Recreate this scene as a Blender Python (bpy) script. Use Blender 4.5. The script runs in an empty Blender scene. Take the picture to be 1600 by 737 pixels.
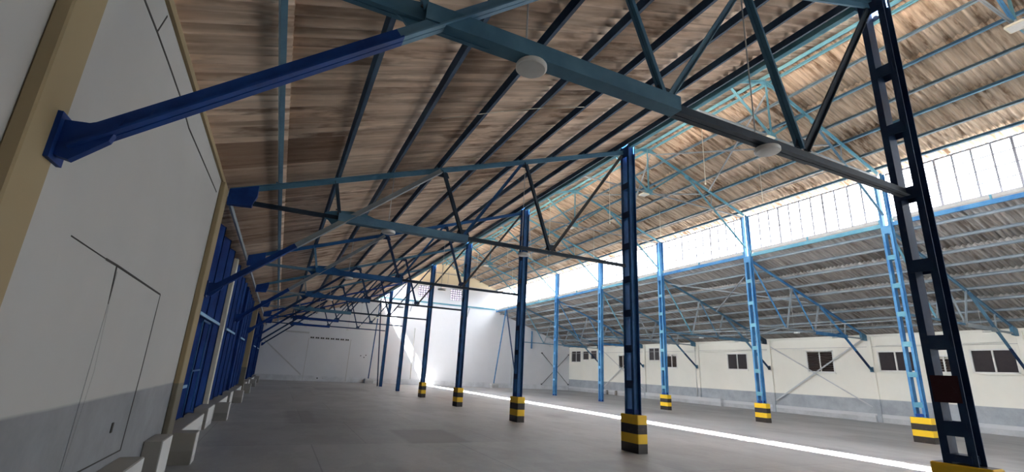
import bpy, bmesh, math, random
from mathutils import Vector, Matrix
random.seed(7)
SC = bpy.context.scene
COL = SC.collection
V = Vector

# ------------------------------------------------------------------ measures
BAY, Y0 = 6.03, 3.16                      # spacing of the frames and the first one
def FY(i): return Y0 + BAY * i
XW, XE = -1.32, 29.05                     # inner faces of the long walls
XL, XR = 7.62, 19.93                      # the two column rows
XC = 13.775                               # ridge
YF, YB = -8.9, 45.6                       # inner faces of the end walls
SL, SN = .345, .335                       # slopes: aisle roofs, nave roof
def zl(x): return 4.45 + SL * (x + 1.27)  # underside of the purlins, low aisle roof
def zn(x): return 11.81 - SN * abs(x - XC)
def mx(x): return 2 * XC - x              # mirror about the ridge
ORD = ['first', 'second', 'third', 'fourth', 'fifth', 'sixth', 'seventh', 'eighth', 'ninth', 'tenth', 'eleventh']

# ------------------------------------------------------------------ materials
def nodes(name):
    m = bpy.data.materials.new(name); m.use_nodes = True
    nt = m.node_tree; b = nt.nodes['Principled BSDF']
    return m, nt, b
class NB:
    """small node builder"""
    def __init__(s, nt):
        s.nt = nt; s.pos = s.n('ShaderNodeNewGeometry').outputs['Position']
    def n(s, t, **k):
        x = s.nt.nodes.new(t)
        for a, v in k.items(): setattr(x, a, v)
        return x
    def l(s, a, b): s.nt.links.new(a, b)
    def put(s, sock, v):
        if hasattr(v, 'links') or isinstance(v, bpy.types.NodeSocket): s.l(v, sock)
        else: sock.default_value = v
    def math(s, op, a, b=0., c=0., clamp=False):
        x = s.n('ShaderNodeMath', operation=op, use_clamp=clamp)
        for i, v in enumerate((a, b, c)): s.put(x.inputs[i], v)
        return x.outputs[0]
    def noise(s, scale=1., detail=4., rough=.6, sc=(1, 1, 1), off=(0, 0, 0), vec=None):
        mp = s.n('ShaderNodeMapping'); mp.inputs['Scale'].default_value = sc; mp.inputs['Location'].default_value = off
        s.l(vec or s.pos, mp.inputs['Vector'])
        x = s.n('ShaderNodeTexNoise'); x.inputs['Scale'].default_value = scale
        x.inputs['Detail'].default_value = detail; x.inputs['Roughness'].default_value = rough
        s.l(mp.outputs[0], x.inputs['Vector']); return x.outputs['Fac']
    def ramp(s, f, a, b):
        x = s.n('ShaderNodeMapRange'); s.l(f, x.inputs[0])
        x.inputs[1].default_value = a; x.inputs[2].default_value = b; return x.outputs[0]
    def mix(s, f, a, b, blend='MIX'):
        x = s.n('ShaderNodeMix', data_type='RGBA', blend_type=blend)
        s.put(x.inputs[0], f)
        for i, v in ((6, a), (7, b)):
            s.put(x.inputs[i], v if not isinstance(v, tuple) else (*v, 1.))
        return x.outputs[2]
    def xyz(s):
        x = s.n('ShaderNodeSeparateXYZ'); s.l(s.pos, x.inputs[0]); return x.outputs
    def box(s, x0, x1, y0, y1, soft=.08):
        X, Y, Z = s.xyz()
        f = None
        for c, lo, hi in ((X, x0, x1), (Y, y0, y1)):
            for g in (s.ramp(c, lo - soft, lo + soft), s.math('SUBTRACT', 1., s.ramp(c, hi - soft, hi + soft))):
                f = g if f is None else s.math('MULTIPLY', f, g)
        return f
    def bump(s, b, h, strength=.3, dist=.02):
        x = s.n('ShaderNodeBump'); x.inputs['Strength'].default_value = strength; x.inputs['Distance'].default_value = dist
        s.l(h, x.inputs['Height']); s.l(x.outputs[0], b.inputs['Normal'])

def paint(name, c, c2=None, rough=.58, worn=.5, spec=.28):
    m, nt, b = nodes(name); k = NB(nt)
    c2 = c2 or tuple(min(1, v * 1.5 + .01) for v in c)
    f = k.ramp(k.noise(1.3, 5, .65), .5 - .25 * worn, .5 + .3 * worn)
    col = k.mix(f, c, c2)
    g = k.ramp(k.noise(9., 4, .7), .6, .75)
    col = k.mix(k.math('MULTIPLY', g, .35 * worn), col, (.10, .11, .13))
    k.l(col, b.inputs['Base Color']); b.inputs['Roughness'].default_value = rough
    b.inputs['Specular IOR Level'].default_value = spec
    return m
def plain(name, c, rough=.6, metal=0., spec=.5):
    m, nt, b = nodes(name); k = NB(nt)
    f = k.ramp(k.noise(6., 4, .6), .35, .7)
    k.l(k.mix(f, tuple(v * .88 for v in c), c), b.inputs['Base Color'])
    b.inputs['Roughness'].default_value = rough; b.inputs['Metallic'].default_value = metal
    b.inputs['Specular IOR Level'].default_value = spec
    return m

def mat_floor():
    m, nt, b = nodes('floor_concrete'); k = NB(nt)
    f1 = k.ramp(k.noise(.22, 5, .6, (1, .6, 1)), .3, .7)
    f2 = k.ramp(k.noise(1.6, 6, .7), .3, .75)
    f3 = k.ramp(k.noise(14., 4, .7), .3, .8)
    col = k.mix(f1, (.225, .228, .235), (.405, .41, .42))
    f4 = k.ramp(k.noise(.9, 6, .72, (1, .45, 1), (2, 5, 0)), .47, .56)
    col = k.mix(k.math('MULTIPLY', f2, .45), col, (.39, .385, .375))
    col = k.mix(k.math('MULTIPLY', f4, .22), col, (.16, .155, .155))
    col = k.mix(k.math('MULTIPLY', f3, .22), col, (.15, .15, .15))
    dark = k.ramp(k.noise(.55, 3, .5, (1, .5, 1), (3, 9, 0)), .60, .72)
    col = k.mix(k.math('MULTIPLY', dark, .6), col, (.15, .148, .145))
    # cast strips of slab: cells of slightly different concrete with thin joints
    br = k.n('ShaderNodeTexBrick'); br.offset = .35
    br.inputs['Scale'].default_value = 1.; br.inputs['Brick Width'].default_value = 3.1
    br.inputs['Row Height'].default_value = 3.9; br.inputs['Mortar Size'].default_value = .012
    br.inputs['Color1'].default_value = (.8, .8, .8, 1); br.inputs['Color2'].default_value = (1, 1, 1, 1); br.inputs['Mortar'].default_value = (.55, .55, .55, 1)
    mp = k.n('ShaderNodeMapping'); mp.inputs['Location'].default_value = (1.12, .7, 0); k.l(k.pos, mp.inputs[0]); k.l(mp.outputs[0], br.inputs['Vector'])
    col = k.mix(.75, col, br.outputs['Color'], 'MULTIPLY')
    for (x0, x1, y0, y1, a) in ((2.9, 4.35, 10.9, 13.2, .55), (.5, 1.3, 14.6, 18.2, .4), (2.4, 5.6, 31.5, 35., .45), (4.5, 6.6, 6.2, 8.4, .2)):
        col = k.mix(k.math('MULTIPLY', k.box(x0, x1, y0, y1), a), col, (.115, .11, .11))
    k.l(col, b.inputs['Base Color']); b.inputs['Roughness'].default_value = .52
    b.inputs['Specular IOR Level'].default_value = .5
    k.bump(b, k.noise(22., 4, .6), .12, .01)
    return m
def mat_wall(name, top, low, zd, dirt=.5, up=None, zu=99.):
    m, nt, b = nodes(name); k = NB(nt); X, Y, Z = k.xyz()
    wob = k.math('MULTIPLY_ADD', k.noise(1.2, 3, .6), .02, -.01)
    zz = k.math('ADD', Z, wob)
    f = k.ramp(k.noise(.5, 5, .65), .3, .7)
    tcol = k.mix(f, tuple(v * .93 for v in top), top)
    if up: tcol = k.mix(k.ramp(Z, zu - .02, zu + .02), tcol, up)
    lcol = k.mix(k.ramp(k.noise(1.1, 5, .7), .35, .7), tuple(v * .82 for v in low), tuple(min(1, v * 1.12) for v in low))
    col = k.mix(k.ramp(zz, zd - .012, zd + .012), lcol, tcol)
    sp = k.ramp(k.noise(3.2, 5, .75, (1, 1, .5), (5, 2, 1)), .66, .78)
    col = k.mix(k.math('MULTIPLY', sp, .28 * dirt), col, (.2, .19, .17))
    k.l(col, b.inputs['Base Color']); b.inputs['Roughness'].default_value = .8
    b.inputs['Specular IOR Level'].default_value = .25
    k.bump(b, k.noise(9., 4, .6), .1, .01)
    return m
def mat_roof(name, ca, cb, cdark, amount, patch=None):
    """weathered fibre cement seen from below: streaks that run down the slope (x), tint by sheet"""
    m, nt, b = nodes(name); k = NB(nt); X, Y, Z = k.xyz()
    cell = k.n('ShaderNodeTexWhiteNoise', noise_dimensions='2D')
    cv = k.n('ShaderNodeCombineXYZ')
    k.l(k.math('FLOOR', k.math('DIVIDE', X, 1.94)), cv.inputs[0]); k.l(k.math('FLOOR', k.math('DIVIDE', Y, .885)), cv.inputs[1])
    k.l(cv.outputs[0], cell.inputs['Vector'])
    st = k.ramp(k.noise(1., 5, .7, (.35, 5.5, .35)), .38, .62)
    st2 = k.ramp(k.noise(1., 3, .6, (.45, 11., .45), (7, 3, 0)), .46, .64)
    col = k.mix(st, ca, cb)
    col = k.mix(k.math('MULTIPLY', st2, .75), col, tuple(v * .55 for v in ca))
    col = k.mix(k.math('MULTIPLY_ADD', cell.outputs['Value'], .5, -.1, clamp=True), col, tuple(v * .78 for v in cb))
    da = k.math('MULTIPLY', k.ramp(k.noise(1., 4, .65, (.75, 4.6, .75), (1, 5, 2)), .50, .62), k.ramp(k.noise(.45, 3, .5, (1, 1, 1), (4, 4, 0)), .38, .55))
    col = k.mix(k.math('MULTIPLY', da, amount), col, cdark)
    for q in patch or (): col = k.mix(k.math('MULTIPLY', k.box(*q[:4], .03), q[4]), col, tuple(v * 1.3 for v in cdark))   # old darker sheets
    k.l(col, b.inputs['Base Color']); b.inputs['Roughness'].default_value = .85
    b.inputs['Specular IOR Level'].default_value = .2
    return m
def mat_stripe():
    m, nt, b = nodes('hazard_stripes'); k = NB(nt); X, Y, Z = k.xyz()
    f = k.math('FRACT', k.math('DIVIDE', Z, .40))
    s = k.math('GREATER_THAN', f, .5)
    w = k.ramp(k.noise(7., 5, .7), .55, .75)
    yel = k.mix(k.math('MULTIPLY', w, .5), (.78, .50, .012), (.50, .33, .04))
    blk = k.mix(k.math('MULTIPLY', w, .6), (.022, .016, .013), (.09, .05, .035))
    k.l(k.mix(s, blk, yel), b.inputs['Base Color']); b.inputs['Roughness'].default_value = .55
    return m
def mat_glass(name, tint=(1, 1, 1), gloss=.07):
    m = bpy.data.materials.new(name); m.use_nodes = True; nt = m.node_tree
    nt.nodes.remove(nt.nodes['Principled BSDF'])
    t = nt.nodes.new('ShaderNodeBsdfTransparent'); t.inputs[0].default_value = (*tint, 1)
    g = nt.nodes.new('ShaderNodeBsdfGlossy'); g.inputs['Roughness'].default_value = .05
    x = nt.nodes.new('ShaderNodeMixShader'); x.inputs[0].default_value = gloss
    nt.links.new(t.outputs[0], x.inputs[1]); nt.links.new(g.outputs[0], x.inputs[2])
    nt.links.new(x.outputs[0], nt.nodes['Material Output'].inputs[0]); return m

M = dict(
    floor=mat_floor(),
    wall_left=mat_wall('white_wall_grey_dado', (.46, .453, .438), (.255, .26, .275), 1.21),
    wall_right=mat_wall('cream_wall_grey_dado', (.78, .76, .68), (.37, .395, .42), 1.15, .7),
    wall_back=mat_wall('white_end_wall', (.68, .695, .73), (.63, .65, .685), .45, .5, (.74, .66, .48), 9.86),
    wall_front=mat_wall('plain_end_wall', (.75, .75, .73), (.40, .42, .44), 1.2),
    tan=mat_wall('tan_pilaster', (.34, .265, .155), (.185, .165, .125), 1.2, .8),
    concrete=mat_wall('bare_concrete', (.30, .285, .265), (.25, .24, .225), .2, .9),
    white_front=mat_wall('white_front', (.66, .66, .65), (.58, .58, .58), .12, .8),
    plinth=mat_wall('painted_plinth', (.55, .56, .57), (.46, .47, .48), .25, .9),
    roof_brown=mat_roof('brown_roof_sheet', (.63, .47, .355), (.84, .685, .55), (.17, .10, .065), .75, ((-1.5, .42, 7.55, 8.62, .72), (-1.5, -.52, 8.6, 14.5, .45), (-1.5, .45, 20.5, 27., .35))),
    roof_nave=mat_roof('tan_roof_sheet', (.39, .31, .235), (.55, .45, .355), (.12, .072, .042), .9),
    roof_grey=mat_roof('grey_roof_sheet', (.37, .34, .315), (.55, .52, .49), (.15, .11, .085), .7),
    teal=paint('teal_paint', (.050, .135, .215), (.085, .20, .29)),
    steel=paint('steel_blue_paint', (.075, .165, .26), (.13, .26, .36)),
    blue=paint('mid_blue_paint', (.009, .058, .18), (.022, .115, .29)),
    deep=paint('deep_blue_paint', (.005, .032, .17), (.008, .055, .25), .6, .3, .25),
    navy=paint('navy_paint', (.008, .022, .070), (.016, .052, .125)),
    dark=paint('dark_blue_black_paint', (.012, .022, .038), (.025, .045, .07)),
    purlin=paint('dark_purlin_paint', (.011, .030, .068), (.035, .085, .155)),
    sky=paint('light_blue_paint', (.085, .25, .345), (.15, .35, .43)),
    pale=paint('pale_steel_paint', (.12, .19, .25), (.20, .28, .33)),
    grey=paint('grey_blue_paint', (.21, .25, .28), (.30, .33, .35)),
    bright=paint('bright_blue_paint', (.033, .15, .35), (.095, .27, .46)),
    maroon=paint('maroon_primer', (.032, .007, .010), (.05, .012, .016)),
    door=paint('door_blue_paint', (.004, .020, .115), (.007, .038, .18), .85, .4, .12),
    rail=paint('pale_blue_rail', (.20, .38, .58), (.28, .48, .66)),
    stripe=mat_stripe(),
    white=plain('white_enamel', (.78, .78, .76), .35),
    cream=plain('cream_enamel', (.72, .68, .55), .5),
    lens=plain('opal_lens', (.68, .68, .66), .45),
    iron=plain('dark_iron', (.035, .037, .042), .5),
    pipe=plain('grey_conduit', (.50, .51, .52), .5),
    pvc=plain('white_conduit', (.66, .66, .62), .5),
    cord=plain('pale_cord', (.62, .60, .50), .7),
    crack=plain('crack_dark', (.05, .045, .04), .9),
    mullion=plain('grey_mullion', (.35, .35, .40), .5),
    alu=plain('white_aluminium', (.75, .74, .70), .4),
    pane=plain('dark_tinted_pane', (.055, .046, .048), .12, spec=.6),
    slat=plain('brown_glass_slat', (.045, .032, .028), .2, spec=.6),
    glass=mat_glass('clear_glass'),
    block=mat_glass('pink_glass_block', (.42, .37, .42), .10),
    flash=plain('grey_flashing', (.45, .44, .42), .7),
)

# ------------------------------------------------------------------ mesh builder
def rect(w, h): return [(-w/2, -h/2), (w/2, -h/2), (w/2, h/2), (-w/2, h/2)]
def tee(w, h, t=.012, up=True):
    """two angles back to back: a flange of width w with a groove, and a stem of height h"""
    s = t * 1.3; g = .006; b0 = -h / 2
    p = [(-w/2, b0), (-g, b0), (-g, b0 + t * .8), (g, b0 + t * .8), (g, b0), (w/2, b0), (w/2, b0 + t), (s, b0 + t), (s, h/2), (-s, h/2), (-s, b0 + t), (-w/2, b0 + t)]
    return p if up else [(-a, -b) for a, b in p]
def chan(w, f, t=.012):
    """channel: web of width w along a, flanges of length f along +b"""
    return [(-w/2, 0), (w/2, 0), (w/2, f), (w/2 - t, f), (w/2 - t, t), (-w/2 + t, t), (-w/2 + t, f), (-w/2, f)]
def angle(w, h, t=.01):
    return [(0, 0), (w, 0), (w, t), (t, t), (t, h), (0, h)]
def flip(p): return [(b, a) for a, b in p][::-1]
def neg(p): return [(-a, b) for a, b in p][::-1]

class MB:
    def __init__(s): s.v = []; s.f = []; s.smooth = []
    def poly(s, pts, faces, smooth=False):
        n = len(s.v); s.v += [V(p) for p in pts]
        s.f += [[n + i for i in f] for f in faces]; s.smooth += [smooth] * len(faces); return s
    def box(s, a, b):
        (x0, y0, z0), (x1, y1, z1) = a, b
        return s.poly([(x, y, z) for z in (z0, z1) for y in (y0, y1) for x in (x0, x1)],
                      [(0, 2, 3, 1), (4, 5, 7, 6), (0, 1, 5, 4), (2, 6, 7, 3), (0, 4, 6, 2), (1, 3, 7, 5)])
    def cbox(s, a, b, c=.012):
        """box with its upright and upper edges chamfered"""
        (x0, y0, z0), (x1, y1, z1) = a, b
        def ring(e, z): return [(x0 + e + c, y0 + e, z), (x1 - e - c, y0 + e, z), (x1 - e, y0 + e + c, z), (x1 - e, y1 - e - c, z), (x1 - e - c, y1 - e, z), (x0 + e + c, y1 - e, z), (x0 + e, y1 - e - c, z), (x0 + e, y0 + e + c, z)]
        P = ring(0, z0) + ring(0, z1 - c) + ring(c, z1)
        F = [tuple(range(7, -1, -1)), tuple(range(16, 24))]
        for k in (0, 8):
            for i in range(8): F.append((k + i, k + (i + 1) % 8, k + 8 + (i + 1) % 8, k + 8 + i))
        return s.poly(P, F)
    def bar(s, p0, p1, prof, up=(0, 0, 1)):
        p0, p1 = V(p0), V(p1); d = (p1 - p0).normalized(); up = V(up)
        if abs(d.dot(up)) > .97: up = V((1, 0, 0)) if abs(d.x) < .9 else V((0, 1, 0))
        a = d.cross(up).normalized(); b = a.cross(d)
        n = len(prof)
        P = [p0 + a * x + b * y for x, y in prof] + [p1 + a * x + b * y for x, y in prof]
        F = [tuple(range(n)), tuple(range(2 * n - 1, n - 1, -1))] + [(i, n + i, n + (i + 1) % n, (i + 1) % n) for i in range(n)]
        return s.poly(P, F)
    def tube(s, p0, p1, r, n=10):
        p0, p1 = V(p0), V(p1); m = len(s.smooth)
        s.bar(p0, p1, [(r * math.cos(2 * math.pi * i / n), r * math.sin(2 * math.pi * i / n)) for i in range(n)])
        for i in range(m + 2, len(s.smooth)): s.smooth[i] = True
        return s
    def path(s, pts, r, n=8):
        for a, b in zip(pts, pts[1:]): s.tube(a, b, r, n)
        return s
    def lathe(s, c, prof, n=32):
        c = V(c); P = []; F = []
        for r, z in prof:
            for i in range(n): P.append(c + V((r * math.cos(2 * math.pi * i / n), r * math.sin(2 * math.pi * i / n), z)))
        for k in range(len(prof) - 1):
            for i in range(n): F.append((k * n + i, k * n + (i + 1) % n, (k + 1) * n + (i + 1) % n, (k + 1) * n + i))
        F.append(tuple(range(n - 1, -1, -1))); F.append(tuple(range((len(prof) - 1) * n, len(prof) * n)))
        return s.poly(P, F, False)
    def plate(s, pts, y0, y1):
        """polygon in x, z given a thickness from y0 to y1"""
        n = len(pts)
        P = [(x, y0, z) for x, z in pts] + [(x, y1, z) for x, z in pts]
        return s.poly(P, [tuple(range(n)), tuple(range(2 * n - 1, n - 1, -1))] + [(i, n + i, n + (i + 1) % n, (i + 1) % n) for i in range(n)])
    def mirror(s):
        for p in s.v: p.x = mx(p.x)
        s.f = [f[::-1] for f in s.f]; return s
    def build(s, name, mat, parent=None):
        me = bpy.data.meshes.new(name)
        o0 = parent.matrix_world.translation if parent else V((0, 0, 0))
        base = V((0, 0, 0))
        q = parent
        while q is not None: base = base + V(q.location); q = q.parent
        me.from_pydata([p - base for p in s.v], [], s.f)
        me.polygons.foreach_set('use_smooth', s.smooth)
        bm = bmesh.new(); bm.from_mesh(me); bmesh.ops.recalc_face_normals(bm, faces=bm.faces); bm.to_mesh(me); bm.free()
        me.materials.append(M[mat] if isinstance(mat, str) else mat)
        o = bpy.data.objects.new(name, me); COL.objects.link(o)
        if parent: o.parent = parent
        return o
def tag(o, label, cat, group=None, kind='thing'):
    o['label'] = label; o['category'] = cat; o['kind'] = kind
    if group: o['group'] = group
    return o
def thing(name, label, cat, loc, group=None, kind='thing'):
    o = bpy.data.objects.new(name, None); o.location = loc; o.empty_display_size = .2
    COL.objects.link(o); return tag(o, label, cat, group, kind)
def dup(root, loc, label, group=None):
    r = root.copy(); COL.objects.link(r); r.location = loc; r['label'] = label
    if group: r['group'] = group
    for ch in list(root.children):
        c = ch.copy(); COL.objects.link(c); c.parent = r
    return r
def struct(name, mb, mat, label, cat, parent=None):
    o = mb.build(name, mat, parent)
    return tag(o, label, cat, None, 'structure')

# ------------------------------------------------------------------ floor and walls
struct('floor', MB().box((-2.1, YF - .3, -.25), (XE + .35, YB + .3, 0)), 'floor', 'grey worn concrete floor of the whole warehouse', 'floor')

w = MB().box((XW - .3, YF - .2, 0), (XW, 9.06, 4.40))
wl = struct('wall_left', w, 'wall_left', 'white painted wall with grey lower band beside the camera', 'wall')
def strip(pts, wd=.014):                                  # a crack in the plaster of the white wall
    mb = MB()
    for (y0, z0), (y1, z1) in zip(pts, pts[1:]): mb.bar((XW, y0, z0), (XW, y1, z1), rect(.008, wd), (0, -(z1 - z0), y1 - y0))
    return mb
strip([(3.4, 4.10), (4.21, 4.12), (4.64, 4.12), (5.26, 4.11), (5.89, 4.05), (6.7, 4.08), (8.46, 4.14)], .02).build('wall_crack', 'crack', wl)
strip([(4.21, 4.12), (4.32, 4.36)]).build('wall_crack', 'crack', wl)
strip([(3.85, 2.30), (4.57, 2.285)], .008).build('wall_crack', 'crack', wl)
d1 = struct('door_1', MB().box((XW - .02, 4.90, .66), (XW + .004, 6.52, 2.24)), 'wall_left', 'bricked-up doorway outlined by dark cracks in the white wall', 'door')
strip([(4.57, 2.285), (4.85, 2.285), (6.54, 2.25)], .018).build('gap', 'crack', d1)
strip([(4.85, 2.285), (5.02, 1.44), (4.93, .66)], .026).build('gap', 'crack', d1)
strip([(6.54, 2.25), (6.57, 1.41), (6.55, .62)], .022).build('gap', 'crack', d1)
strip([(6.55, .62), (5.37, .64), (4.93, .66)], .012).build('gap', 'crack', d1)
MB().box((XW, 5.95, .86), (XW + .012, 6.0, .95)).build('latch_hole', 'crack', d1)

struct('trim_20', MB().cbox((-1.69, 26.72, 0), (-1.27, 27.12, 4.33), .01), 'tan', 'tan concrete pilaster standing between the blue folding doors', 'pilaster')
struct('trim_1', MB().bar((XW + .012, YF, 4.445), (XW + .012, 9.1, 4.445), rect(.04, .08)), 'tan', 'narrow tan board along the top of the white wall', 'trim')
struct('trim_2', MB().bar((XW + .012, 9.12, 4.44), (XW + .012, YB, 4.44), rect(.04, .10)), 'grey', 'thin grey edge board above the blue doors', 'trim')
for n, (a, b_, lab) in enumerate(((2.82, 3.14, 'tan concrete pilaster beside the camera, carrying the first brace'), (8.66, 9.09, 'tan concrete pilaster at the end of the white wall'))):
    struct('trim_%d' % (3 + n), MB().cbox((XW, a, 0), (XW + .075, b_, 4.40), .01), 'tan', lab, 'pilaster')
struct('trim_5', MB().box((XW - .02, 9.125, .0), (XW + .06, 9.15, 4.36)), 'white', 'white jamb strip painting the lit edge of the tan pilaster', 'trim')  # the lit corner of the pilaster, drawn as a white strip

def gable(y0, y1, hole=None):
    c = .17
    top = [(XW - .72, zl(XW - .72) + c), (7.5, zl(7.5) + c), (7.5, zn(7.5) + c), (XC, zn(XC) + c), (mx(7.5), zn(7.5) + c), (mx(7.5), zl(7.5) + c), (XE + .3, zl(mx(XE + .3)) + c)]
    pts = [(XE + .3, 0)] + top[::-1] + [(XW - .72, 0)]
    if hole:                                              # doorway that reaches the ground
        for (x0, x1, h) in hole: pts += [(x0, 0), (x0, h), (x1, h), (x1, 0)]
    return MB().plate(pts, y0, y1)
gw = [(11.43, 12.66), (14.76, 15.96)]
back = gable(YB, YB + .25)
wb = struct('wall_back', back, 'wall_back', 'white far end wall with cream gable', 'wall')
cut = MB()
for a, b_ in gw: cut.box((a, YB - .3, 8.32), (b_, YB + .6, 9.42))
co = cut.build('cutter', 'white')
md = wb.modifiers.new('holes', 'BOOLEAN'); md.object = co; md.operation = 'DIFFERENCE'; md.solver = 'EXACT'
bpy.context.view_layer.update()
dg = bpy.context.evaluated_depsgraph_get()
nm = bpy.data.meshes.new_from_object(wb.evaluated_get(dg)); wb.modifiers.clear(); wb.data = nm
bpy.data.objects.remove(co)
struct('wall_front', gable(YF - .25, YF, [(21.5, 28.4, 3.4)]), 'wall_front', 'near end wall behind the camera with a doorway added to let in light', 'wall')  # unseen doorway, put in and sized for the light it gives this aisle

# right wall with window openings
WIN = [  # y0, y1, z0, z1, kind, label
    (9.45, 11.03, 2.60, 3.65, 'pane', 'two-pane dark window crossed by the brace at the edge of the frame'),
    (13.28, 14.92, 2.60, 3.63, 'pane', 'two-pane dark window behind the first clerestory column'),
    (11.75, 12.40, 2.58, 3.38, 'slat', 'small louvred window seen through the gap of the nearest column'),
    (17.24, 18.83, 2.48, 3.72, 'slat', 'wide louvred window behind the crossed wall braces'),
    (22.99, 24.63, 2.53, 3.62, 'pane', 'two-pane dark window between crossed braces and thin conduit'),
    (31.46, 32.78, 3.13, 4.20, 'pane', 'higher dark two-pane window beside a louvred window'),
    (29.52, 30.68, 2.58, 3.64, 'slat', 'louvred window just behind the third clerestory column'),
    (35.74, 36.96, 2.40, 3.65, 'slat', 'reddish louvred window behind the striped-base column'),
    (43.31, 45.15, 2.96, 4.13, 'pane', 'dark two-pane window nearest the far corner'),
    (41.82, 42.95, 3.19, 4.10, 'single', 'middle dark window of the three by the far corner'),
    (40.43, 41.52, 3.25, 4.14, 'single', 'third small dark window from the far corner'),
]
wr = struct('wall_right', MB().box((XE, YF - .2, 0), (XE + .3, YB + .2, 4.42)), 'wall_right', 'long cream wall with grey lower band and small windows', 'wall')
cut = MB()
for y0, y1, z0, z1, k, lab in WIN: cut.box((XE - .2, y0, z0), (XE + .13, y1, z1))
co = cut.build('cutter', 'white')
md = wr.modifiers.new('holes', 'BOOLEAN'); md.object = co; md.operation = 'DIFFERENCE'; md.solver = 'EXACT'
bpy.context.view_layer.update()
dg = bpy.context.evaluated_depsgraph_get()
nm = bpy.data.meshes.new_from_object(wr.evaluated_get(dg)); wr.modifiers.clear(); wr.data = nm
bpy.data.objects.remove(co)
wn = 0
for y0, y1, z0, z1, k, lab in WIN:
    wn += 1; fr = MB(); t = .05; x0, x1 = XE - .015, XE + .09
    fr.box((x0, y0 - .02, z0 - .02), (x1, y0 + t, z1 + .02)).box((x0, y1 - t, z0 - .02), (x1, y1 + .02, z1 + .02))
    fr.box((x0, y0, z0 - .02), (x1, y1, z0 + t)).box((x0, y0, z1 - t), (x1, y1, z1 + .02))
    ym = (y0 + y1) / 2
    if k != 'single': fr.box((x0 + .01, ym - .03, z0), (x1, ym + .03, z1))
    wo = struct('window_%d' % wn, fr, 'alu', lab, 'window')
    MB().box((XE - .05, y0 - .06, z0 - .07), (XE + .02, y1 + .06, z0 - .02)).build('window_sill', 'wall_right', wo)
    halves = [(y0 + t, y1 - t)] if k == 'single' else [(y0 + t, ym - .03), (ym + .03, y1 - t)]
    for a, b_ in halves:
        if k == 'slat':
            for q in range(int((z1 - z0 - .1) / .125)):
                z = z0 + .09 + q * .125
                MB().bar((XE + .05, a, z), (XE + .05, b_, z), rect(.014, .118), (.42, 0, .9)).build('louvre_slat', 'slat', wo)
        else:
            MB().box((XE + .055, a, z0 + t), (XE + .065, b_, z1 - t)).build('pane', 'pane', wo)
for n, i in enumerate((1, 2, 3, 4, 5, 6)):
    y = FY(i)
    struct('trim_%d' % (6 + n), MB().cbox((XE - .11, y - .11, 0), (XE, y + .11, 4.40), .01), 'wall_right',
           '%s cream post from the near end of the windowed wall' % ORD[n], 'pilaster')
struct('baseboard_right', MB().cbox((XE - .07, YF, 0), (XE, YB, .42), .015), 'plinth', 'low projecting grey plinth along the windowed wall', 'plinth')
struct('trim_12', MB().box((XE - .02, YF, 3.86), (XE, YB, 3.885)), 'flash', 'thin line of plaster edge high on the windowed wall', 'trim')
struct('trim_13', MB().bar((XE - .02, YF, 4.47), (XE - .02, YB, 4.47), rect(.05, .12)), 'wall_right', 'cream board along the top of the windowed wall', 'trim')

# ------------------------------------------------------------------ roofs
def roof(name, rows, zf, mat, label, flipx=False):
    mb = MB(); pitch = .177; n = 8; y0, y1 = YF - .15, YB + .12
    ny = int((y1 - y0) / pitch * n)
    for r, (a, b_) in enumerate(rows):
        xs = [a - .09, (a + b_) / 2, b_ + .09]
        base = len(mb.v)
        for j, x in enumerate(xs):
            lift = .170 + .018 * (1 - j / 2) + .004 * (r % 2)
            for i in range(ny + 1):
                y = y0 + i * pitch / n
                mb.v.append(V((mx(x) if flipx else x, y, zf(x) + lift + .036 * math.cos(2 * math.pi * i / n))))
        for j in range(2):
            for i in range(ny):
                q = base + j * (ny + 1) + i
                mb.f.append([q, q + 1, q + ny + 2, q + ny + 1]); mb.smooth.append(True)
    o = struct(name, mb, mat, label, 'roof')
    so = o.modifiers.new('thickness', 'SOLIDIFY'); so.thickness = .008; so.offset = 0
    return o
RL = [(-2.3, -.5), (-.5, 1.46), (1.46, 3.4), (3.4, 5.3), (5.3, 7.42)]
roof('ceiling_left', RL, zl, 'roof_brown', 'brown corrugated sheet roof over the low aisle with the blue doors')
roof('ceiling_right', RL, zl, 'roof_grey', 'grey corrugated sheet roof over the aisle with small windows', True)
RN = [(7.3, 9.66), (9.66, 11.7), (11.7, 13.66)]
roof('ceiling_nave', RN, zn, 'roof_nave', 'tan corrugated nave roof slope above the clerestory glass', True)
roof('ceiling_nave_2', RN, zn, 'roof_nave', 'tan corrugated nave roof slope facing away, seen at the ridge')
struct('trim_14', MB().plate([(XC - .3, zn(XC) + .12), (XC, zn(XC) + .25), (XC + .3, zn(XC) + .12), (XC + .3, zn(XC) + .14), (XC, zn(XC) + .28), (XC - .3, zn(XC) + .14)], YF - .15, YB + .15), 'roof_nave', 'ridge cap closing the top of the nave roof', 'ridge cap')

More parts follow.
